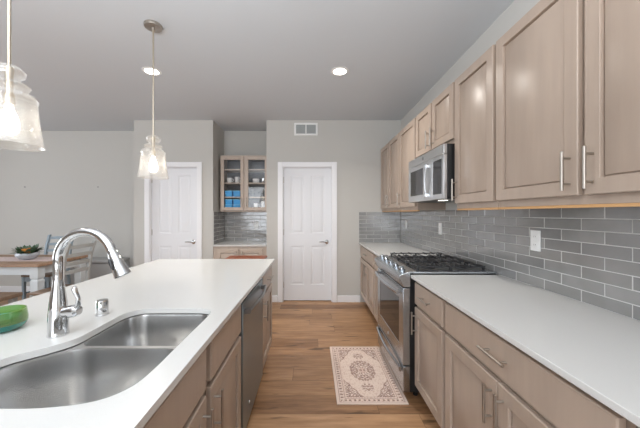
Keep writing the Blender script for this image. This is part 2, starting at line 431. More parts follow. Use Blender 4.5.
# island cabinets
FI = FR((-.407, 0, 0), (0,1,0), (1,0,0)); ID = .60
def island_sink_base():
    r = base_unit('sink_base_cabinet', 'taupe island cabinet under the sink with two false fronts and two doors', FI, .56, 1.545, 2, depth=.029, top='false_front')
    return r
island_sink_base()
base_unit('base_cabinet', 'narrow taupe island cabinet at the far end, beyond the dishwasher', FI, 2.185, 2.715, 1, depth=ID, hside=-1)
base_unit('base_cabinet', 'taupe island cabinet nearest the camera, before the sink', FI, -.25, .558, 1, depth=ID, hside=1)
# island back panel and end panel
m = MB(); m.box(-1.17, -1.012, -.25, 2.715, 0, .877)
tag(link('island_knee_wall', m, CAB, loc=(-1.09, 1.2, 0), bevel=.002), 'taupe panelled back of the island on the dining side', 'panel')

# upper cabinets: frame front X=1.015, door face .994... fronts
FU = FRW(1.051); UD = XW-1.053; U0, U1 = 1.372, 2.312
def upper(label, y0, y1, nd, z0=U0, hside=0, name='wall_cabinet'):
    g = .013; b0, b1 = z0+.036, U1-.012; L = .155; hz = b0+.02+L/2
    if nd == 1:
        hx = y0+g+.03 if hside < 0 else y1-g-.03
        it = [('door', y0+g, y1-g, b0, b1, (hx, hz, True))]
    else:
        c = (y0+y1)/2; q = .014
        it = [('door', y0+g, c-q, b0, b1, (c-q-.033, hz, True)), ('door', c+q, y1-g, b0, b1, (c+q+.033, hz, True))]
    return cabinet(name, label, FU, y0, y1, UD, z0, U1, it, under=MAPLE if z0 == U0 else None)
upper('double-door taupe wall cabinet against the back wall', 3.385, YB-.002, 2)
upper('single-door taupe wall cabinet on the far side of the microwave', 2.852, 3.383, 1, hside=1)
upper('short two-door taupe wall cabinet directly above the microwave', 2.074, 2.850, 2, z0=1.852)
upper('single-door taupe wall cabinet on the near side of the microwave', 1.612, 2.072, 1, hside=1)
upper('large double-door taupe wall cabinet at the upper right of the frame', .570, 1.610, 2)
upper('taupe wall cabinet nearest the camera beyond the right frame edge', -.21, .568, 2)

# ------------------------------------------------------------------ countertops
CT, CB = .900, .878
def slab(name, label, outer, holes=(), z0=CB, z1=CT, mt=QUARTZ):
    cu = bpy.data.curves.new('tmp', 'CURVE'); cu.dimensions = '2D'; cu.fill_mode = 'BOTH'; cu.extrude = (z1-z0)/2
    for loop in (outer, *holes):
        sp = cu.splines.new('POLY'); sp.points.add(len(loop)-1)
        for p, q in zip(sp.points, loop): p.co = (q[0], q[1], 0, 1)
        sp.use_cyclic_u = True
    t = bpy.data.objects.new('tmp', cu); COL.objects.link(t)
    bpy.context.view_layer.update()
    me = bpy.data.meshes.new_from_object(t.evaluated_get(bpy.context.evaluated_depsgraph_get()))
    bm = bmesh.new(); bm.from_mesh(me); bmesh.ops.remove_doubles(bm, verts=bm.verts, dist=1e-5)
    bmesh.ops.translate(bm, verts=bm.verts, vec=(0, 0, (z0+z1)/2))
    bpy.data.objects.remove(t); bpy.data.curves.remove(cu); bpy.data.meshes.remove(me)
    cx = sum(p[0] for p in outer)/len(outer); cy = sum(p[1] for p in outer)/len(outer)
    o = link(name, bm, mt, loc=(cx, cy, z0), bevel=.0025)
    return tag(o, label, 'countertop')
def rect(a, b, c, d): return [(a, c), (b, c), (b, d), (a, d)]
slab('countertop', 'white quartz countertop between the range and the back wall', rect(.70, XW-.001, 2.855, YB-.001))
slab('countertop', 'long white quartz countertop in the right foreground before the range', rect(.70, XW-.001, -.28, 2.032))

def smooth_loop(pts, n=6):
    out = []; N = len(pts)
    for i in range(N):      # Catmull-Rom closed
        p0, p1, p2, p3 = [Vector(pts[(i+k-1) % N]) for k in range(4)]
        for j in range(n):
            t = j/n
            out.append(tuple(.5*((2*p1)+(p2-p0)*t+(2*p0-5*p1+4*p2-p3)*t*t+(3*p1-p0-3*p2+p3)*t**3)))
    return out
def rrect(a, b, c, d, r=(.05,)*4, n=7):
    out = []
    for (cx, cy, a0, rr) in ((b, c, -PI/2, r[0]), (b, d, 0, r[1]), (a, d, PI/2, r[2]), (a, c, PI, r[3])):
        sx = -1 if cx == b else 1; sy = 1 if cy == c else -1
        for k in range(n):
            t = a0 + PI/2*k/(n-1); out.append((cx+sx*rr+rr*math.cos(t), cy+sy*rr+rr*math.sin(t)))
    return out
BOWL1 = smooth_loop([(-.450, .80), (-.450, .90), (-.453, .950), (-.480, .974), (-.60, .976), (-.72, .976), (-.80, .970), (-.862, .925), (-.915, .865), (-.935, .80), (-.925, .72), (-.88, .668), (-.80, .648), (-.70, .643), (-.60, .646), (-.51, .668), (-.463, .722)], 5)
BOWL2 = rrect(-.815, -.450, .994, 1.305, (.03, .06, .07, .035))
CUT = smooth_loop([(-.445, .80), (-.445, .92), (-.445, 1.05), (-.445, 1.20), (-.455, 1.275), (-.502, 1.308), (-.62, 1.31), (-.73, 1.31), (-.79, 1.293), (-.82, 1.24), (-.823, 1.15), (-.822, 1.06), (-.828, .99), (-.870, .926), (-.922, .868), (-.940, .80), (-.930, .715), (-.885, .662), (-.80, .643), (-.70, .638), (-.60, .641), (-.505, .664), (-.457, .718)], 5)
slab('countertop', 'large white quartz island top with an undermount sink cut-out', rect(-1.470, -.364, -.28, 2.74), [CUT])

# ------------------------------------------------------------------ sink
sk = thing('kitchen_sink', (-.68, .98, .66), 'stainless double-bowl undermount sink in the island', 'sink')
def bowl(loop, depth, drain):
    m = MB(); c = Vector((sum(p[0] for p in loop)/len(loop), sum(p[1] for p in loop)/len(loop))); z = CB-.004
    rings = []
    for k, (f, dz) in enumerate(((1.012, 0), (1.0, 0), (.992, -.008), (.975, -depth*.55), (.955, -depth+.045), (.925, -depth+.018), (.86, -depth+.004), (.70, -depth), (.25, -depth-.003))):
        rings.append([((c.x+(p[0]-c.x)*f), (c.y+(p[1]-c.y)*f), z+dz) for p in loop])
    m.loft(rings, True, False, True)
    b = link('bowl', m, SINKM, sk, recalc=False)
    m = MB(); m.lathe([(.0, .0035), (.018, .0035), (.020, .002), (.036, .002), (.045, .007), (.047, .003)], (c.x, c.y, z-depth-.003), 24)
    link('drain', m, STEEL, b)
bowl(BOWL1, .215, None); bowl(BOWL2, .18, None)
m = MB(); z = CB-.0045
def ring_plate(m, outer, holes, z):
    pass
# flange: one thin plate with two bowl holes
cu = bpy.data.curves.new('tmp', 'CURVE'); cu.dimensions = '2D'; cu.fill_mode = 'BOTH'; cu.extrude = .0008
fl = [(-.955, .62), (-.438, .62), (-.438, 1.33), (-.955, 1.33)]
for loop in (fl, BOWL1, BOWL2):
    sp = cu.splines.new('POLY'); sp.points.add(len(loop)-1)
    for p, q in zip(sp.points, loop): p.co = (q[0], q[1], 0, 1)
    sp.use_cyclic_u = True
t = bpy.data.objects.new('tmp', cu); COL.objects.link(t); bpy.context.view_layer.update()
me = bpy.data.meshes.new_from_object(t.evaluated_get(bpy.context.evaluated_depsgraph_get()))
bm = bmesh.new(); bm.from_mesh(me); bmesh.ops.translate(bm, verts=bm.verts, vec=(0, 0, CB-.0035))
bpy.data.objects.remove(t); bpy.data.curves.remove(cu); bpy.data.meshes.remove(me)
link('rim', bm, SINKM, sk, smooth=False)

# ------------------------------------------------------------------ faucet
fx, fy = -.914, 1.025
fc = thing('kitchen_faucet', (fx, fy, CT), 'tall chrome gooseneck pull-down faucet behind the island sink', 'faucet')
m = MB(); m.lathe([(.0, 0), (.031, 0), (.032, .004), (.0305, .009), (.030, .05), (.029, .08), (.026, .12), (.021, .155), (.0175, .185), (.016, .20)], (fx, fy, CT), 32)
link('body', m, CHROME, fc)
path = []; rr = []
R0 = .104; zc = CT+.268
for k in range(5): path.append((fx, fy, CT+.19+(zc-CT-.19)*k/5)); rr.append(.0160)
for k in range(19):
    a = PI - (PI*0.90)*k/18
    path.append((fx+R0+R0*math.cos(a), fy-.012*k/18, zc+R0*1.0*math.sin(a))); rr.append(.0158)
m = MB(); m.tube(path, rr, 20); link('spout', m, CHROME, fc)
p0 = Vector(path[-1]); d = (Vector(path[-1])-Vector(path[-2])).normalized(); d = (d+Vector((.12, -.02, -.1))).normalized()
m = MB(); hp = [p0-d*.004, p0+d*.012, p0+d*.014, p0+d*.05, p0+d*.075, p0+d*.092, p0+d*.094]
m.tube(hp, [.0165, .018, .019, .0215, .025, .028, .025], 24); hd = link('spray_head', m, CHROME, fc)
m = MB(); side = Vector((-.35, -1, 0)).normalized()
c = p0+d*.045+side*.021; m.tube([c-d*.02, c-d*.012, c+d*.012, c+d*.02], [.004, .0075, .0075, .004], 10); link('spray_button', m, BLACK, hd)
m = MB(); hz = CT+.082
m.tube([(fx+.015, fy, hz), (fx+.042, fy, hz+.003), (fx+.046, fy, hz+.003), (fx+.066, fy, hz+.006), (fx+.076, fy, hz+.007)], [.019, .021, .0225, .0225, .015], 20)
hub = link('handle_hub', m, CHROME, fc)
m = MB(); m.tube([(fx+.060, fy-.004, hz+.008), (fx+.077, fy-.006, hz+.03), (fx+.078, fy-.008, hz+.055), (fx+.070, fy-.01, hz+.075), (fx+.066, fy-.01, hz+.087), (fx+.068, fy-.01, hz+.094)], [.011, .0085, .007, .0085, .0095, .005], 14)
link('lever', m, CHROME, hub)
m = MB(); m.lathe([(.0, 0), (.0255, 0), (.0255, .004), (.0235, .006), (.0235, .058), (.021, .064), (.0, .066)], (-.909, 1.232, CT), 28)
ag = link('air_gap_cap', m, CHROME, loc=(-.909, 1.232, CT)); tag(ag, 'short chrome cylindrical cap on the island behind the small sink bowl', 'air gap')

# ------------------------------------------------------------------ green candle bowl on the island
gx, gy = -1.165, 1.07
gb = thing('glass_bowl', (gx, gy, CT), 'green and teal art glass bowl at the left end of the island', 'bowl')
m = MB(); m.lathe([(.0, 0), (.046, 0), (.060, .008), (.068, .018), (.071, .028)], (gx, gy, CT), 40, cap=True); link('base', m, TEALG, gb)
m = MB(); m.lathe([(.071, .028), (.071, .045), (.066, .074), (.063, .074), (.067, .045), (.068, .029)], (gx, gy, CT), 40, cap=False); link('wall', m, GREENG, gb)
m = MB(); m.lathe([(.0, .029), (.056, .029), (.054, .048), (.0, .050)], (gx, gy, CT), 32); link('blue_inset', m, BLUEW, gb)
m = MB(); a = math.atan2(-gy, .22)
px, py = gx+.0715*math.cos(-1.0), gy+.0715*math.sin(-1.0)
nrm = Vector((math.cos(-1.0), math.sin(-1.0), 0)); tv = Vector((-nrm.y, nrm.x, 0)); cz = CT+.047
ctr = Vector((px, py, cz))
for k in range(9):
    an = 2*PI*k/9; c = ctr+(tv*math.cos(an)+Vector((0,0,1))*math.sin(an))*.0085
    m.mi = 0; m.tube([c-nrm*.004, c+nrm*.001], .0035, 8)
m.mi = 1; m.tube([ctr-nrm*.004, ctr+nrm*.003], .0055, 10)
link('daisy', m, [CERAM, YELL], gb)

# ------------------------------------------------------------------ tile backsplashes
def splash(name, label, F, a0, a1, b0, b1, base, ph=0.0, pu=.225, pv=None):
    pv = pv or (b1-b0)/8; root_loc = base
    m = MB(); m.mi = 0; m.fbox(F, a0, a1, b0, b1, 0, .0072)
    g = .0021; r = 0; rnd = random.Random(3)
    rows = int(round((b1-b0)/pv))
    for r in range(rows):
        o = (ph + (.5 if r % 2 else 0))*pu
        a = a0 - ((a0-o) % pu)
        while a < a1:
            l, h = max(a, a0)+g, min(a+pu, a1)-g
            if h-l > .012:
                z0, z1 = b0+r*pv+g, b0+(r+1)*pv-g
                m.mi = 1+rnd.choice((0, 0, 1, 2))
                tx, tz = rnd.uniform(-.0006, .0006), rnd.uniform(-.0003, .0003)
                e = .0018; t0, t1 = .0046, .0085
                q = lambda x, z, t: F(x, z, t + tx*(x-(l+h)/2)/(pu/2) + tz*(z-(z0+z1)/2)/(pv/2))
                m.loft([[F(l, z0, t0-.002), F(h, z0, t0-.002), F(h, z1, t0-.002), F(l, z1, t0-.002)],
                        [q(l, z0, t1-.0012), q(h, z0, t1-.0012), q(h, z1, t1-.0012), q(l, z1, t1-.0012)],
                        [q(l+e, z0+e, t1), q(h-e, z0+e, t1), q(h-e, z1-e, t1), q(l+e, z1-e, t1)]], True, False, True)
            a += pu
    o = link(name, m, [GROUT]+TILES, loc=root_loc, smooth=False)
    return tag(o, label, 'backsplash')
splash('tile_backsplash', 'long grey glazed tile backsplash on the right wall', FRW(XW-.0005), -.28, YB-.011, CT+.001, U0-.001, (XW, 2, CT), ph=.253)
splash('tile_backsplash', 'short grey tile backsplash on the back wall beside the white door', FR((0, YB-.0005, 0), (1,0,0), (0,-1,0)), .70, XW-.010, CT+.001, U0-.012, (1.0, YB, CT), ph=.10)

# ------------------------------------------------------------------ outlets
def outlet(label, F, a, b):
    r = thing('wall_outlet', F(a, b-.06, 0), label, 'outlet')
    m = MB(); m.fbox(F, a-.037, a+.037, b-.061, b+.061, 0, .006); pl = link('cover_plate', m, PLAST, r, bevel=.002)
    for s in (-.024, .024):
        m = MB(); m.fbox(F, a-.016, a+.016, b+s-.014, b+s+.014, .0061, .008); rc = link('receptacle', m, PLAST, r, bevel=.001)
        m = MB()
        for dx in (-.006, .006): m.fbox(F, a+dx-.001, a+dx+.001, b+s-.004, b+s+.005, .008, .0083)
        link('slot', m, SLOT, rc)
    return r
FT = FRW(XW-.0095)
outlet('white outlet on the right backsplash nearest the camera, over the long counter', FT, 1.69, 1.176)
outlet('white outlet on the right backsplash just beyond the range', FT, 2.95, 1.180)
outlet('white outlet on the right backsplash closest to the back wall corner', FT, 4.03, 1.180)

# ------------------------------------------------------------------ range
ry0, ry1 = 2.046, 2.842; rg = thing('gas_range', (1.0, (ry0+ry1)/2, 0), 'stainless slide-in gas range with black cast iron grates', 'range')
m = MB(); m.box(.702, XW-.012, ry0+.006, ry1-.006, .05, .905)
for x in (.76, 1.28):
    for y in (ry0+.06, ry1-.06): m.lathe([(.018, 0), (.018, .05)], (x, y, 0), 12)
link('body', m, BLACK, rg, bevel=.002)
m = MB(); m.box(.715, XW-.011, ry0-.004, ry1+.004, .9055, .918); link('cooktop', m, STEEL, rg, bevel=.003)
m = MB(); m.box(.775, XW-.045, ry0+.03, ry1-.03, .9185, .9205); link('burner_well', m, mat('dark_burner_steel', (.10, .10, .105, 1), .3, .6), rg)
# control panel (profile in x,z extruded along y)
prof = [(.622, .893), (.622, .868), (.652, .808), (.702, .808), (.702, .905), (.745, .9185), (.742, .926), (.70, .921)]
m = MB(); m.loft([[(x, y, z) for x, z in prof] for y in (ry0-.004, ry1+.004)]); link('control_panel', m, STEEL, rg, bevel=.003)
nv = Vector((-.028, 0, .078)).normalized()
for k in range(5):
    y = ry0+.10+(ry1-ry0-.20)*k/4
    c = Vector((.672, y, .912)); 
    m = MB(); m.tube([c-nv*.004, c+nv*.006, c+nv*.007, c+nv*.020, c+nv*.023], [.026, .026, .020, .018, .014], 20); kn = link('knob', m, STEEL, rg)
    m = MB(); t = Vector((0,1,0)); q = c+nv*.021
    u = nv.cross(t).normalized()
    pts = [q - t*.004 - u*.02, q + t*.004 - u*.02, q + t*.004 + u*.02, q - t*.004 + u*.02]
    m.hexa([tuple(p) for p in pts]+[tuple(p+nv*.009) for p in pts]); link('grip', m, STEELD, kn, bevel=.001)
# door
m = MB()
dx0, dx1 = .650, .700; dz0, dz1 = .245, .800; wy0, wy1, wz0, wz1 = ry0+.10, ry1-.10, .37, .705
m.box(dx0, dx1, ry0+.002, wy0, dz0, dz1); m.box(dx0, dx1, wy1, ry1-.002, dz0, dz1); m.box(dx0, dx1, wy0, wy1, dz0, wz0); m.box(dx0, dx1, wy0, wy1, wz1, dz1)
dr = link('oven_door', m, STEEL, rg, bevel=.003)
m = MB(); m.box(dx0+.002, dx1-.01, wy0-.001, wy1+.001, wz0-.001, wz1+.001); link('oven_window', m, BLACKG, dr)
def bow(y0, y1, z, xb, xo, r, n=16):
    pts = []
    for k in range(n+1):
        t = k/n; s = math.sin(PI*t); pts.append((xb-(xo)*min(1, s*1.25)**.6, y0+(y1-y0)*t, z))
    return pts
def flat_bar(m, pts, hx, hz):     # oval bar along a path in y
    rings = []
    for p in pts: rings.append([(p[0]+hx*math.cos(2*PI*k/14), p[1], p[2]+hz*math.sin(2*PI*k/14)) for k in range(14)])
    m.loft(rings)
m = MB(); pts = [(dx0-.030-.022*math.sin(PI*k/16), ry0+.045+(ry1-ry0-.09)*k/16, .762) for k in range(17)]; flat_bar(m, pts, .009, .016)
for y in (ry0+.058, ry1-.058): m.box(dx0-.036, dx0+.001, y-.012, y+.012, .750, .774)
link('door_handle', m, STEEL, dr)
m = MB(); m.box(.652, .700, ry0+.002, ry1-.002, .052, .236); dw = link('warming_drawer', m, STEEL, rg, bevel=.003)
m = MB(); pts = [(.640-.022*math.sin(PI*k/16), ry0+.03+(ry1-ry0-.06)*k/16, .205) for k in range(17)]; flat_bar(m, pts, .012, .020); link('drawer_handle', m, STEEL, dw)
m = MB(); m.lathe([(0, 0), (.012, 0), (.012, -.002), (0, -.003)], (dx0-.0005, (ry0+ry1)/2, .315), 20, 'x'); link('emblem', m, STEELD, dr)
# grates: three sections
for s in range(3):
    a = ry0+.034+s*(ry1-ry0-.068)/3; b = a+(ry1-ry0-.068)/3-.006; x0, x1 = .762, 1.262; zt, zb = .955, .940; bw = .006
    m = MB(); cy = (a+b)/2; h = .0045
    for y in (a+bw, b-bw): m.box(x0, x1, y-h, y+h, zb+.003, zt-.003)
    for x in (x0+bw, x1-bw): m.box(x-h, x+h, a+bw, b-bw, zb+.003, zt-.003)
    m.box((x0+x1)/2-h, (x0+x1)/2+h, a+bw, b-bw, zb+.003, zt-.003)
    for j in range(7):
        x = x0+.035+(x1-x0-.07)*j/6
        if abs(x-(x0+x1)/2) < .01: continue
        for y0_, y1_ in ((a+bw, a+bw+.085), (b-bw-.085, b-bw)):
            m.box(x-h, x+h, y0_, y1_, zt-.010, zt+.004)
    for x in (x0+.01, x1-.01, (x0+x1)/2):
        for y in (a+.01, b-.01): m.box(x-.007, x+.007, y-.007, y+.007, .9205, .950)
    link('grate', m, IRON, rg, bevel=.0015, seg=1)
for (x, y, r) in ((.887, ry0+.155, .045), (1.137, ry0+.155, .035), (1.012, (ry0+ry1)/2, .05), (.887, ry1-.155, .04), (1.137, ry1-.155, .035)):
    m = MB(); m.lathe([(0, 0), (r+.012, 0), (r+.010, .006), (r, .008), (r, .016), (r-.006, .020), (0, .021)], (x, y, .9206), 24); link('burner', m, IRON, rg)

# ------------------------------------------------------------------ microwave
my0, my1, mz0, mz1 = 2.080, 2.845, 1.444, 1.849
mw = thing('microwave', (1.15, (my0+my1)/2, mz0), 'stainless over-the-range microwave under the short wall cabinet', 'microwave')
m = MB(); m.box(.985, XW-.01, my0+.002, my1-.002, mz0, mz1); link('body', m, BLACK, mw, bevel=.003)
MWS = mat('microwave_stainless', (.66, .67, .68, 1), .3, 1, noise=(6, (1, 60, 1), .05))
m = MB(); m.box(.958, .984, my0+.001, my1-.001, mz1-.072, mz1-.001); tp = link('vent_panel', m, MWS, mw, bevel=.003)
m = MB(); m.lathe([(0, 0), (.014, 0), (.014, -.002), (0, -.003)], (.9575, 2.47, mz1-.037), 20, 'x'); link('emblem', m, STEELD, tp)
m = MB(); x0, x1 = .958, .984; a, b, c, d = 2.275, my1-.001, mz0+.001, mz1-.074; wa, wb, wc, wd = 2.475, my1-.055, mz0+.06, mz1-.115
m.box(x0, x1, a, wa, c, d); m.box(x0, x1, wb, b, c, d); m.box(x0, x1, wa, wb, c, wc); m.box(x0, x1, wa, wb, wd, d)
dr = link('microwave_door', m, MWS, mw, bevel=.003)
m = MB(); m.box(x0+.002, x1-.005, wa-.001, wb+.001, wc-.001, wd+.001); link('microwave_window', m, BLACKG, dr)
m = MB(); rings = []
for k in range(13):
    xx = .944-.012*math.sin(PI*k/12); zz = c+.03+(d-c-.06)*k/12
    rings.append([(xx+.006*math.cos(2*PI*q/14), 2.385+.017*math.sin(2*PI*q/14), zz) for q in range(14)])
m.loft(rings)
for z in (c+.045, d-.045): m.box(.934, .959, 2.373, 2.397, z-.01, z+.01)
link('microwave_handle', m, MWS, dr)
m = MB(); m.box(x0, x1, my0+.001, a-.002, c, d); cp = link('control_panel', m, MWS, mw, bevel=.003)
m = MB(); m.box(x0-.0015, x0+.001, my0+.035, a-.012, c+.04, d-.03); link('keypad', m, BLACKG, cp)
m = MB(); m.box(1.03, 1.08, 2.27, 2.34, mz0-.003, mz0-.0003); link('hood_lamp', m, HOODL, mw)
m = MB()
for k in range(8): m.box(1.14+k*.018, 1.148+k*.018, 2.2, 2.72, mz0-.002, mz0-.0003)
link('grease_filter', m, STEELD, mw)

# ------------------------------------------------------------------ dishwasher
dy0, dy1 = 1.556, 2.176
dw = thing('dishwasher', (-.7, (dy0+dy1)/2, 0), 'stainless dishwasher with bowed bar handle in the island', 'dishwasher')
m = MB(); m.box(-1.005, -.409, dy0, dy1, .09, .872); m.box(-.95, -.47, dy0+.01, dy1-.01, 0, .09); link('body', m, BLACK, dw)
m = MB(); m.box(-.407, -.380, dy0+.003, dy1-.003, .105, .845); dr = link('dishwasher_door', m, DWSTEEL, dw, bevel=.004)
m = MB(); m.box(-.407, -.384, dy0+.003, dy1-.003, .847, .868); link('control_strip', m, BLACKG, dw)
m = MB(); pts = [(-.352+.020*math.sin(PI*k/16), dy0+.04+(dy1-dy0-.08)*k/16, .790) for k in range(17)]; flat_bar(m, pts, .009, .015)
for y in (dy0+.052, dy1-.052): m.box(-.381, -.348, y-.014, y+.014, .776, .804)
link('handle', m, STEELD, dr)
m = MB(); m.lathe([(0, 0), (.012, 0), (.012, .002), (0, .003)], (-.3798, 1.72, .20), 20, 'x'); link('emblem', m, CHROME, dr)

# ------------------------------------------------------------------ rug
def rug():
    x0, x1, y0, y1 = .172, .672, 1.99, 2.845; nx, ny = 125, 213
    hw, hh = (x1-x0)/2, (y1-y0)/2; cx, cy = (x0+x1)/2, (y0+y1)/2
    rnd = random.Random(5)
    cre, pk, br, dk = [Vector(lin(c)[:3]) for c in ((218, 198, 185), (204, 178, 164), (168, 142, 131), (140, 116, 110))]
    def hsh(i, j, s=0):
        v = math.sin(i*12.9898+j*78.233+s*37.7)*43758.5453; return v-math.floor(v)
    def colr(x, y):
        u, v = abs(x-cx), abs(y-cy); du, dv = hw-u, hh-v; e = min(du, dv)
        along = (v if du < dv else u)
        i, j = int((u)/.008), int((v)/.008)
        sp = hsh(i, j)
        if e < .018: return cre
        if e < .022: return br
        if e < .058:
            k = (along % .034)/.034; c = abs(e-.040)
            if c < .010 and abs(k-.5) < .22: return dk if sp > .5 else br
            return pk if sp > .62 else cre
        if e < .062: return br
        if e < .074: return cre if int(along/.01) % 2 else pk
        if e < .077: return br
        U, V = u/(hw-.077), v/(hh-.077)
        r = U*.9 + V
        wob = .03*math.sin(math.atan2(V, U+1e-6)*18)
        d = math.sqrt((u/.105)**2+(v/.155)**2) + wob*1.5
        if d < .28: return dk if sp > .55 else pk
        if d < .36: return cre if sp > .3 else br
        if d < .92: return (dk if sp > .80 else br) if sp > .36 else cre
        if d < 1.0: return br
        if r > 1.32 + wob: return (dk if sp > .82 else br) if sp > .42 else cre
        if r > 1.27 + wob: return br
        # pendants above and below the medallion
        d2 = math.sqrt((u/.05)**2+((v-.235)/.05)**2)
        if d2 < 1: return br if sp > .5 else cre
        return pk if sp > .78 else (br if sp > .95 else cre)
    bm = bmesh.new(); la = bm.loops.layers.float_color.new('weave'); th = .008
    V = [[bm.verts.new((x0+(x1-x0)*i/nx, y0+(y1-y0)*j/ny, th)) for j in range(ny+1)] for i in range(nx+1)]
    for i in range(nx):
        for j in range(ny):
            f = bm.faces.new((V[i][j], V[i+1][j], V[i+1][j+1], V[i][j+1])); c = colr(x0+(x1-x0)*(i+.5)/nx, y0+(y1-y0)*(j+.5)/ny)
            for l in f.loops: l[la] = (*c, 1)
    edge = [V[i][0] for i in range(nx+1)]+[V[nx][j] for j in range(1, ny+1)]+[V[i][ny] for i in range(nx-1, -1, -1)]+[V[0][j] for j in range(ny-1, 0, -1)]
    lo = [bm.verts.new((v.co.x, v.co.y, .0008)) for v in edge]
    for k in range(len(edge)):
        f = bm.faces.new((edge[k], lo[k], lo[(k+1) % len(edge)], edge[(k+1) % len(edge)]))
        for l in f.loops: l[la] = (*cre, 1)
    mt = mat('woven_rug', (1,1,1,1), .95, spec=.1, bump=(700, (1,1,1), .3))
    a = mt.node_tree.nodes.new('ShaderNodeVertexColor'); a.layer_name = 'weave'
    mt.node_tree.links.new(a.outputs[0], mt.node_tree.nodes['Principled BSDF'].inputs['Base Color'])
    o = link('area_rug', bm, mt, loc=(cx, cy, 0), smooth=False)
    tag(o, 'small cream and brown patterned rug on the floor before the range', 'rug')
rug()

# ------------------------------------------------------------------ niche: base cabinet, counter, tile, glass cabinet
nz = .864
FN = FR((0, YB+.012, 0), (1,0,0), (0,-1,0))
a0, a1 = NX0+.002, NX1-.002; c = (a0+a1)/2
it = [('door', a0+.055, c-.014, .13, .800, (c-.045, .70, True)), ('door', c+.014, a1-.055, .13, .800, (c+.045, .70, True))]
cabinet('base_cabinet', 'pale taupe base cabinet with two doors inside the niche', FN, a0, a1, YN-YB-.016, 0, nz-.026, it, toe=.10, mt=CABN)
slab('countertop', 'short white countertop inside the niche', rect(a0, a1, YB-.012, YN-.001), z0=nz-.025, z1=nz)
splash('tile_backsplash', 'grey tile backsplash on the rear wall of the niche', FR((0, YN-.0005, 0), (1,0,0), (0,-1,0)), a0+.009, a1, nz+.001, 1.364, (c, YN, nz), ph=.1)
splash('tile_backsplash', 'grey tile backsplash on the left side wall of the niche', FR((NX0+.0005, 0, 0), (0,1,0), (1,0,0)), YB+.01, YN-.010, nz+.001, 1.364, (NX0, 4.6, nz), ph=.4)
outlet('white outlet on the tile inside the niche', FR((0, YN-.0095, 0), (1,0,0), (0,-1,0)), -.955, 1.145)
FG = FR((0, 4.545, 0), (1,0,0), (0,-1,0)); g0, g1, gz0, gz1 = NX0+.035, NX1-.002, 1.366, 2.262; c = (g0+g1)/2
gc = cabinet('glass_door_cabinet', 'taupe wall cabinet with two glass doors inside the niche', FG, g0, g1, YN-4.547, gz0, gz1,
    [('glass', g0+.012, c-.012, gz0+.02, gz1-.02, (c-.035, 1.52, True)), ('glass', c+.012, g1-.012, gz0+.02, gz1-.02, (c+.035, 1.52, True))], mt=CABN, hollow=True)
SH = [1.607, 1.834, 2.050]
for z in SH:
    m = MB(); m.box(g0+.019, g1-.019, 4.57, YN-.018, z-.018, z); link('shelf', m, CABN, gc)
def onshelf(name, m, mt, loc, label, cat, grp=None):
    return tag(link(name, m, mt, loc=loc), label, cat, grp)
zb = gz0+.0185
def bin_(x, z, w_, h, mt, label, grp):
    m = MB(); y = 4.64; s = .92
    m.loft([[(x-w_/2*s, y-.07*s, z), (x+w_/2*s, y-.07*s, z), (x+w_/2*s, y+.07*s, z), (x-w_/2*s, y+.07*s, z)], [(x-w_/2, y-.07, z+h), (x+w_/2, y-.07, z+h), (x+w_/2, y+.07, z+h), (x-w_/2, y+.07, z+h)]])
    t = tag(link('storage_box', m, mt, loc=(x, y, z), bevel=.004), label, 'box', grp)
    m = MB(); m.box(x-w_/2-.004, x+w_/2+.004, y-.074, y+.074, z+h+.0003, z+h+.012); link('lid', m, BLUEL, t, bevel=.003)
G = 'blue boxes in the glass cabinet'
bin_(-1.345, zb+.0005, .115, .085, BLUEB, 'bright blue box at the bottom left of the glass cabinet', G)
bin_(-1.215, zb+.0005, .115, .085, BLUEB, 'bright blue box at the bottom of the left glass door, on the right', G)
bin_(-1.345, zb+.098, .115, .07, BLUEB, 'bright blue box stacked on the lower left blue box', G)
bin_(-1.215, zb+.098, .115, .07, BLUEB, 'bright blue box stacked on the lower right blue box', G)
bin_(-1.345, SH[0]+.0005, .115, .085, BLUEB, 'bright blue box on the lowest shelf, left of its pair', G)
bin_(-1.215, SH[0]+.0005, .115, .085, BLUEB, 'bright blue box on the lowest shelf, right of its pair', G)
def cup(x, z, r, h, mt, label, stem=False, name='cup', handle=True):
    t = thing(name, (x, 4.64, z), label, name.split('_')[-1] if name != 'stemmed_glass' else 'glass')
    m = MB()
    if stem: m.lathe([(0, 0), (r*.8, 0), (r*.8, .003), (.004, .006), (.004, h*.45), (r*.7, h*.55), (r, h*.75), (r*.85, h), (r*.80, h), (r*.9, h*.75), (r*.6, h*.58), (0, h*.52)], (x, 4.64, z), 20)
    else: m.lathe([(0, 0), (r*.7, 0), (r*.95, h*.3), (r, h), (r*.9, h), (r*.85, h*.3), (0, h*.12)], (x, 4.64, z), 20)
    link('body', m, mt, t)
    if handle and not stem:
        m = MB(); m.tube([(x+r*.95, 4.64, z+h*.8), (x+r*1.5, 4.64, z+h*.75), (x+r*1.6, 4.64, z+h*.45), (x+r*.95, 4.64, z+h*.3)], .005, 8); link('handle', m, mt, t)
    elif not handle and not stem:
        m = MB(); m.lathe([(r*.9, h), (r*1.02, h), (r*1.02, h+.004), (r*.9, h+.004)], (x, 4.64, z), 20); link('rim', m, mt, t)
cup(-1.35, SH[1]+.0005, .042, .08, CERAM, 'white cup at the left on the middle shelf behind the left glass door')
cup(-1.225, SH[1]+.0005, .040, .095, CERAM, 'white cup at the right on the middle shelf behind the left glass door')
cup(-.92, SH[1]+.0005, .055, .06, CERAM, 'white bowl on the middle shelf behind the right glass door', name='bowl', handle=False)
cup(-.80, SH[1]+.0005, .030, .075, CHROME, 'small silver cup right of the white bowl', handle=False)
cup(-.98, SH[0]+.0005, .034, .13, GLASS, 'stemmed glass at the left on the lower shelf behind the right glass door', stem=True, name='stemmed_glass')
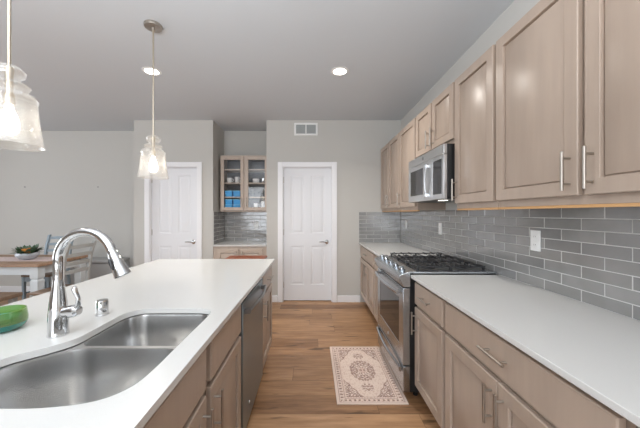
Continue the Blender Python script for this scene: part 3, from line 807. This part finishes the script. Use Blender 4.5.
cup(-.82, SH[0]+.0005, .036, .14, GLASS, 'stemmed glass at the right on the lower shelf behind the right glass door', stem=True, name='stemmed_glass')
cup(-.92, zb+.0005, .040, .12, CERAM, 'white jug at the bottom of the right glass door', name='jug')
cup(-.80, zb+.0005, .036, .15, CERAM, 'tall white vase at the bottom right of the glass cabinet', name='vase', handle=False)

# ------------------------------------------------------------------ reddish wooden table behind the island
tx0, tx1, ty0, ty1, tz = -1.11, -.61, 3.50, 3.86, .768
st = thing('side_table', ((tx0+tx1)/2, (ty0+ty1)/2, 0), 'reddish brown wooden table edge showing just past the island, before the niche', 'table')
m = MB(); m.box(tx0, tx1, ty0, ty1, tz-.024, tz); link('tabletop', m, REDW, st, bevel=.004)
for x in (tx0+.04, tx1-.04):
    for y in (ty0+.04, ty1-.04):
        m = MB(); m.loft([[(x-r, y-r, z), (x+r, y-r, z), (x+r, y+r, z), (x-r, y+r, z)] for r, z in ((.013, 0), (.02, tz-.024))]); link('leg', m, REDW, st)

# ------------------------------------------------------------------ ceiling: downlights, pendants; wall vent
dl = thing('recessed_downlight', (.27, 2.82, ZC), 'round lit recessed ceiling light over the aisle, right of the frame centre', 'ceiling light', 'recessed ceiling lights')
m = MB(); m.lathe([(.064, -.001), (.064, -.005), (.086, -.004), (.088, -.0005)], (.27, 2.82, ZC), 40, cap=False); link('trim_ring', m, PLAST, dl)
m = MB(); m.lathe([(0, -.0035), (.064, -.0035), (.064, -.001), (0, -.001)], (.27, 2.82, ZC), 32); link('lens', m, LAMP, dl)
dup(dl, (-1.59, 2.82, ZC), label='round lit recessed ceiling light behind the centre pendant rod')
for x, y in ((.27, 2.82), (-1.59, 2.82)):
    l = bpy.data.lights.new('downlight_lamp', 'AREA'); l.shape = 'DISK'; l.size = .12; l.energy = 11; l.color = (1, .95, .88); l.spread = 2.4
    o = bpy.data.objects.new('downlight_lamp', l); COL.objects.link(o); o.location = (x, y, ZC-.008)

def pendant(x, y):
    t = thing('pendant_light', (x, y, ZC), 'clear seeded glass pendant light hanging over the middle of the island, shown whole', 'pendant light', 'glass pendants over the island')
    m = MB(); m.lathe([(0, 0), (.062, 0), (.064, -.006), (.060, -.020), (.012, -.024), (.010, -.04), (0, -.04)], (x, y, ZC), 32); link('canopy', m, NICKEL, t)
    m = MB(); m.rod((x, y, ZC-.035), (x, y, 1.912), .0065, 12); link('rod', m, BRASSN, t)
    zb_ = 1.603
    prof = [(.004, .317), (.014, .317), (.038, .308), (.050, .292), (.046, .274), (.030, .262), (.026, .254), (.054, .246), (.064, .236), (.058, .226), (.038, .219), (.060, .211), (.079, .200), (.086, .186), (.083, .170), (.087, .12), (.095, .05), (.1035, .004), (.106, 0)]
    inner = [(r-.0035, z) for r, z in reversed(prof[14:-1])]
    m = MB(); m.lathe([(r, z+zb_) for r, z in prof+[(.1025, 0)]+inner[:]], (x, y, 0), 48, cap=False); link('shade', m, SHADEG, t, recalc=False)
    m = MB(); m.lathe([(0, 1.915), (.013, 1.912), (.015, 1.90), (.012, 1.87), (.012, 1.81), (.017, 1.80), (.017, 1.765), (0, 1.765)], (x, y, 0), 24); link('socket', m, BRASSN, t)
    m = MB(); m.lathe([(0, 1.765), (.012, 1.762), (.014, 1.745), (.026, 1.715), (.031, 1.685), (.026, 1.658), (.012, 1.645), (0, 1.643)], (x, y, 0), 24); link('bulb', m, BULB, t)
    return t
pn = pendant(-1.19, 2.13)
dup(pn, (-1.19, 1.118, ZC), label='clear seeded glass pendant light nearest the camera, cut by the left frame edge')

vt = thing('wall_vent', (-.10, YB, 2.51), 'white rectangular return air vent high on the wall above the white door', 'vent')
m = MB(); F = FR((0, YB-.0005, 0), (1,0,0), (0,-1,0)); va, vb, vc, vd = -.275, .078, 2.515, 2.705; e = .028
for q in ((va, va+e, vc, vd), (vb-e, vb, vc, vd), (va+e, vb-e, vc, vc+e), (va+e, vb-e, vd-e, vd), ((va+vb)/2-.008, (va+vb)/2+.008, vc+e, vd-e)): m.fbox(F, *q, 0, .008)
link('frame', m, PLAST, vt, bevel=.002)
m = MB(); m.fbox(F, va+e, vb-e, vc+e, vd-e, 0, .001); link('backing', m, GREYP, vt)
m = MB()
for k in range(9):
    z = vc+e+.008+k*.0148
    m.hexa([F(va+e, z, .001), F(vb-e, z, .001), F(vb-e, z-.004, .006), F(va+e, z-.004, .006), F(va+e, z+.007, .001), F(vb-e, z+.007, .001), F(vb-e, z+.003, .006), F(va+e, z+.003, .006)])
link('louvre', m, GREYP, vt, smooth=False)

for x, lb in (((25.5-312.5)/58.65, 'tiny dark nail in the dining wall, further left of two'), ((98.5-312.5)/58.65, 'tiny dark nail in the dining wall, above the faucet')):
    m = MB(); m.lathe([(0, 0), (.004, 0), (.004, -.012), (.008, -.013), (.007, -.017), (0, -.018)], (x, YN, 1.788), 12, 'y')
    tag(link('nail', m, SLOT, loc=(x, YN, 1.788)), lb, 'nail')

# ------------------------------------------------------------------ dining corner
dx0, dx1, ty0, ty1, tz = -4.75, -3.125, 3.24, 4.00, .76
dt = thing('dining_table', ((dx0+dx1)/2, (ty0+ty1)/2, 0), 'farmhouse dining table with brown plank top and white painted base', 'table')
m = MB(); m.box(dx0, dx1, ty0, ty1, tz-.035, tz); link('tabletop', m, TABW, dt, bevel=.006)
m = MB(); i = .055
for q in ((dx0+i, dx1-i, ty0+i, ty0+i+.022), (dx0+i, dx1-i, ty1-i-.022, ty1-i), (dx0+i, dx0+i+.022, ty0+i+.022, ty1-i-.022), (dx1-i-.022, dx1-i, ty0+i+.022, ty1-i-.022)): m.box(*q, tz-.135, tz-.0355)
link('apron', m, WPAINT, dt, bevel=.002)
for x in (dx0+.075, dx1-.075):
    for y in (ty0+.075, ty1-.075):
        m = MB(); rings = []
        for r, z in ((.030, 0), (.040, .06), (.044, .45), (.046, .56), (.034, .575), (.045, .59), (.047, .60), (.047, tz-.0355)):
            rings.append([(x+sx*r, y+sy*r, z) for sx, sy in ((-1,-1), (1,-1), (1,1), (-1,1))])
        m.loft(rings); link('leg', m, WPAINT, dt, bevel=.004)
m = MB(); m.box(-4.6, -3.20, 3.44, 3.76, tz+.0004, tz+.003); tag(link('table_runner', m, RUNNER, loc=(-3.9, 3.6, tz)), 'pale pink and white runner lying along the dining table', 'runner')
def chair(label, BLUEG):
    # origin at seat centre on floor, faces -Y (front), back at +Y
    t = thing('dining_chair', (0, 0, 0), label, 'chair', 'ladder-back dining chairs')
    m = MB(); m.box(-.20, .20, -.148, .165, .435, .465); link('seat', m, SEATW, t, bevel=.008)
    for s in (-1, 1):
        m = MB(); m.loft([[(s*.175+a*r, -.125+b*r, z) for a, b in ((-1,-1), (1,-1), (1,1), (-1,1))] for r, z in ((.014, 0), (.019, .434))]); link('leg', m, BLUEG, t, bevel=.003)
        m = MB(); m.loft([[(s*.185+a*.016, y+b*.018, z) for a, b in ((-1,-1), (1,-1), (1,1), (-1,1))] for y, z in ((.235, 0), (.19, .44), (.20, .62), (.24, .86), (.285, 1.005))]); link('back_post', m, BLUEG, t, bevel=.004)
    for z, y in ((.955, .272), (.86, .243), (.765, .226), (.67, .210)):
        m = MB(); rings = []
        for k in range(9):
            x = -.17+.34*k/8; bowd = .025*(1-(x/.17)**2)
            rings.append([(x, y+bowd-.008, z-.018), (x, y+bowd+.006, z-.018), (x, y+bowd+.012, z+.018+.008*(1-(x/.17)**2)), (x, y+bowd-.002, z+.018+.008*(1-(x/.17)**2))])
        m.loft(rings); link('back_slat', m, BLUEG, t)
    m = MB()
    for s in (-1, 1): m.rod((s*.18, -.12, .2), (s*.18, .215, .2), .011, 8)
    m.rod((-.18, .0, .2), (.18, .0, .2), .011, 8); m.box(-.17, .17, -.14, -.115, .37, .434)
    link('stretcher', m, BLUEG, t)
    return t
ch = chair('blue-grey ladder-back chair at the far side of the dining table, facing the camera', BLUEG)
ch.location = (-3.93, 4.18, 0)
ch = chair('pale grey ladder-back chair at the right end of the dining table, seen through the faucet', mat('pale_grey_paint', lin((168, 170, 168)), .6))
ch.location = (-2.972, 3.33, 0); ch.rotation_euler = (0, 0, -PI/2)
bn = thing('dining_bench', (-3.9, 3.02, 0), 'wooden seat bench with grey legs on the near side of the dining table', 'bench')
m = MB(); m.box(-4.6, -3.22, 2.90, 3.17, .425, .465); link('seat', m, SEATW, bn, bevel=.006)
for x in (-4.52, -3.62, -3.29):
    for y in (2.94, 3.13):
        m = MB(); m.box(x-.028, x+.028, y-.025, y+.025, 0, .4245); link('leg', m, GREYP, bn, bevel=.003)
m = MB(); m.box(-4.49, -3.32, 3.02, 3.05, .12, .17); link('stretcher', m, GREYP, bn)
m = MB(); m.box(-4.15, -3.10, 4.55, YN-T-.002, 0.0, .54); sb = link('storage_bench', m, GREYU, loc=(-3.6, 4.7, 0), bevel=.015)
tag(sb, 'low plain grey bench against the dining wall, seen under the faucet arch', 'bench')
m = MB(); m.box(-4.15, -3.10, 4.53, YN-T-.002, .5405, .60); link('cushion', m, GREYU, sb, bevel=.02)
# planter
px, py = -3.56, 3.56; pz = tz+.0032
pl = thing('potted_arrangement', (px, py, pz), 'grey bowl planter of green leaves and orange blooms on the dining table', 'plant')
m = MB(); m.lathe([(0, 0), (.05, 0), (.085, .02), (.112, .055), (.108, .088), (.098, .088), (.10, .06), (0, .045)], (px, py, pz), 32); link('bowl', m, POT, pl)
m = MB(); rnd = random.Random(11)
for k in range(90):
    a = rnd.uniform(0, 2*PI); el = rnd.uniform(.15, 1.3); L = rnd.uniform(.08, .15); w_ = L*.22
    d0 = Vector((math.cos(a)*math.cos(el), math.sin(a)*math.cos(el), math.sin(el))); s0 = Vector((-math.sin(a), math.cos(a), 0))
    b0 = Vector((px, py, pz+.07))+Vector((math.cos(a), math.sin(a), 0))*rnd.uniform(.01, .07)
    P = [b0, b0+d0*L*.5+Vector((0,0,.006)), b0+d0*L-Vector((0,0,.015))]
    m.mi = k % 2
    v = [m.bm.verts.new(q) for q in (P[0], P[1]+s0*w_, P[2], P[1]-s0*w_)]; mid = m.bm.verts.new(P[1]-Vector((0,0,.004)))
    for q in ((0,1),(1,2),(2,3),(3,0)): m.face([v[q[0]], v[q[1]], mid])
link('foliage', m, [LEAF, LEAF2], pl, smooth=False)
for (ox, oy, oz, r) in ((0, -.04, .115, .034), (.035, -.03, .105, .03), (-.04, -.03, .10, .026), (.0, .03, .12, .03)):
    m = MB(); m.lathe([(0, -r*.7), (r*.6, -r*.55), (r, -.1*r), (r*.95, .25*r), (r*.6, .6*r), (0, .7*r)], (px+ox, py+oy, pz+oz), 14)
    for v in m.bm.verts: v.co += Vector((rnd.uniform(-1,1), rnd.uniform(-1,1), rnd.uniform(-1,1)))*r*.10
    link('bloom', m, ORANGE, pl)
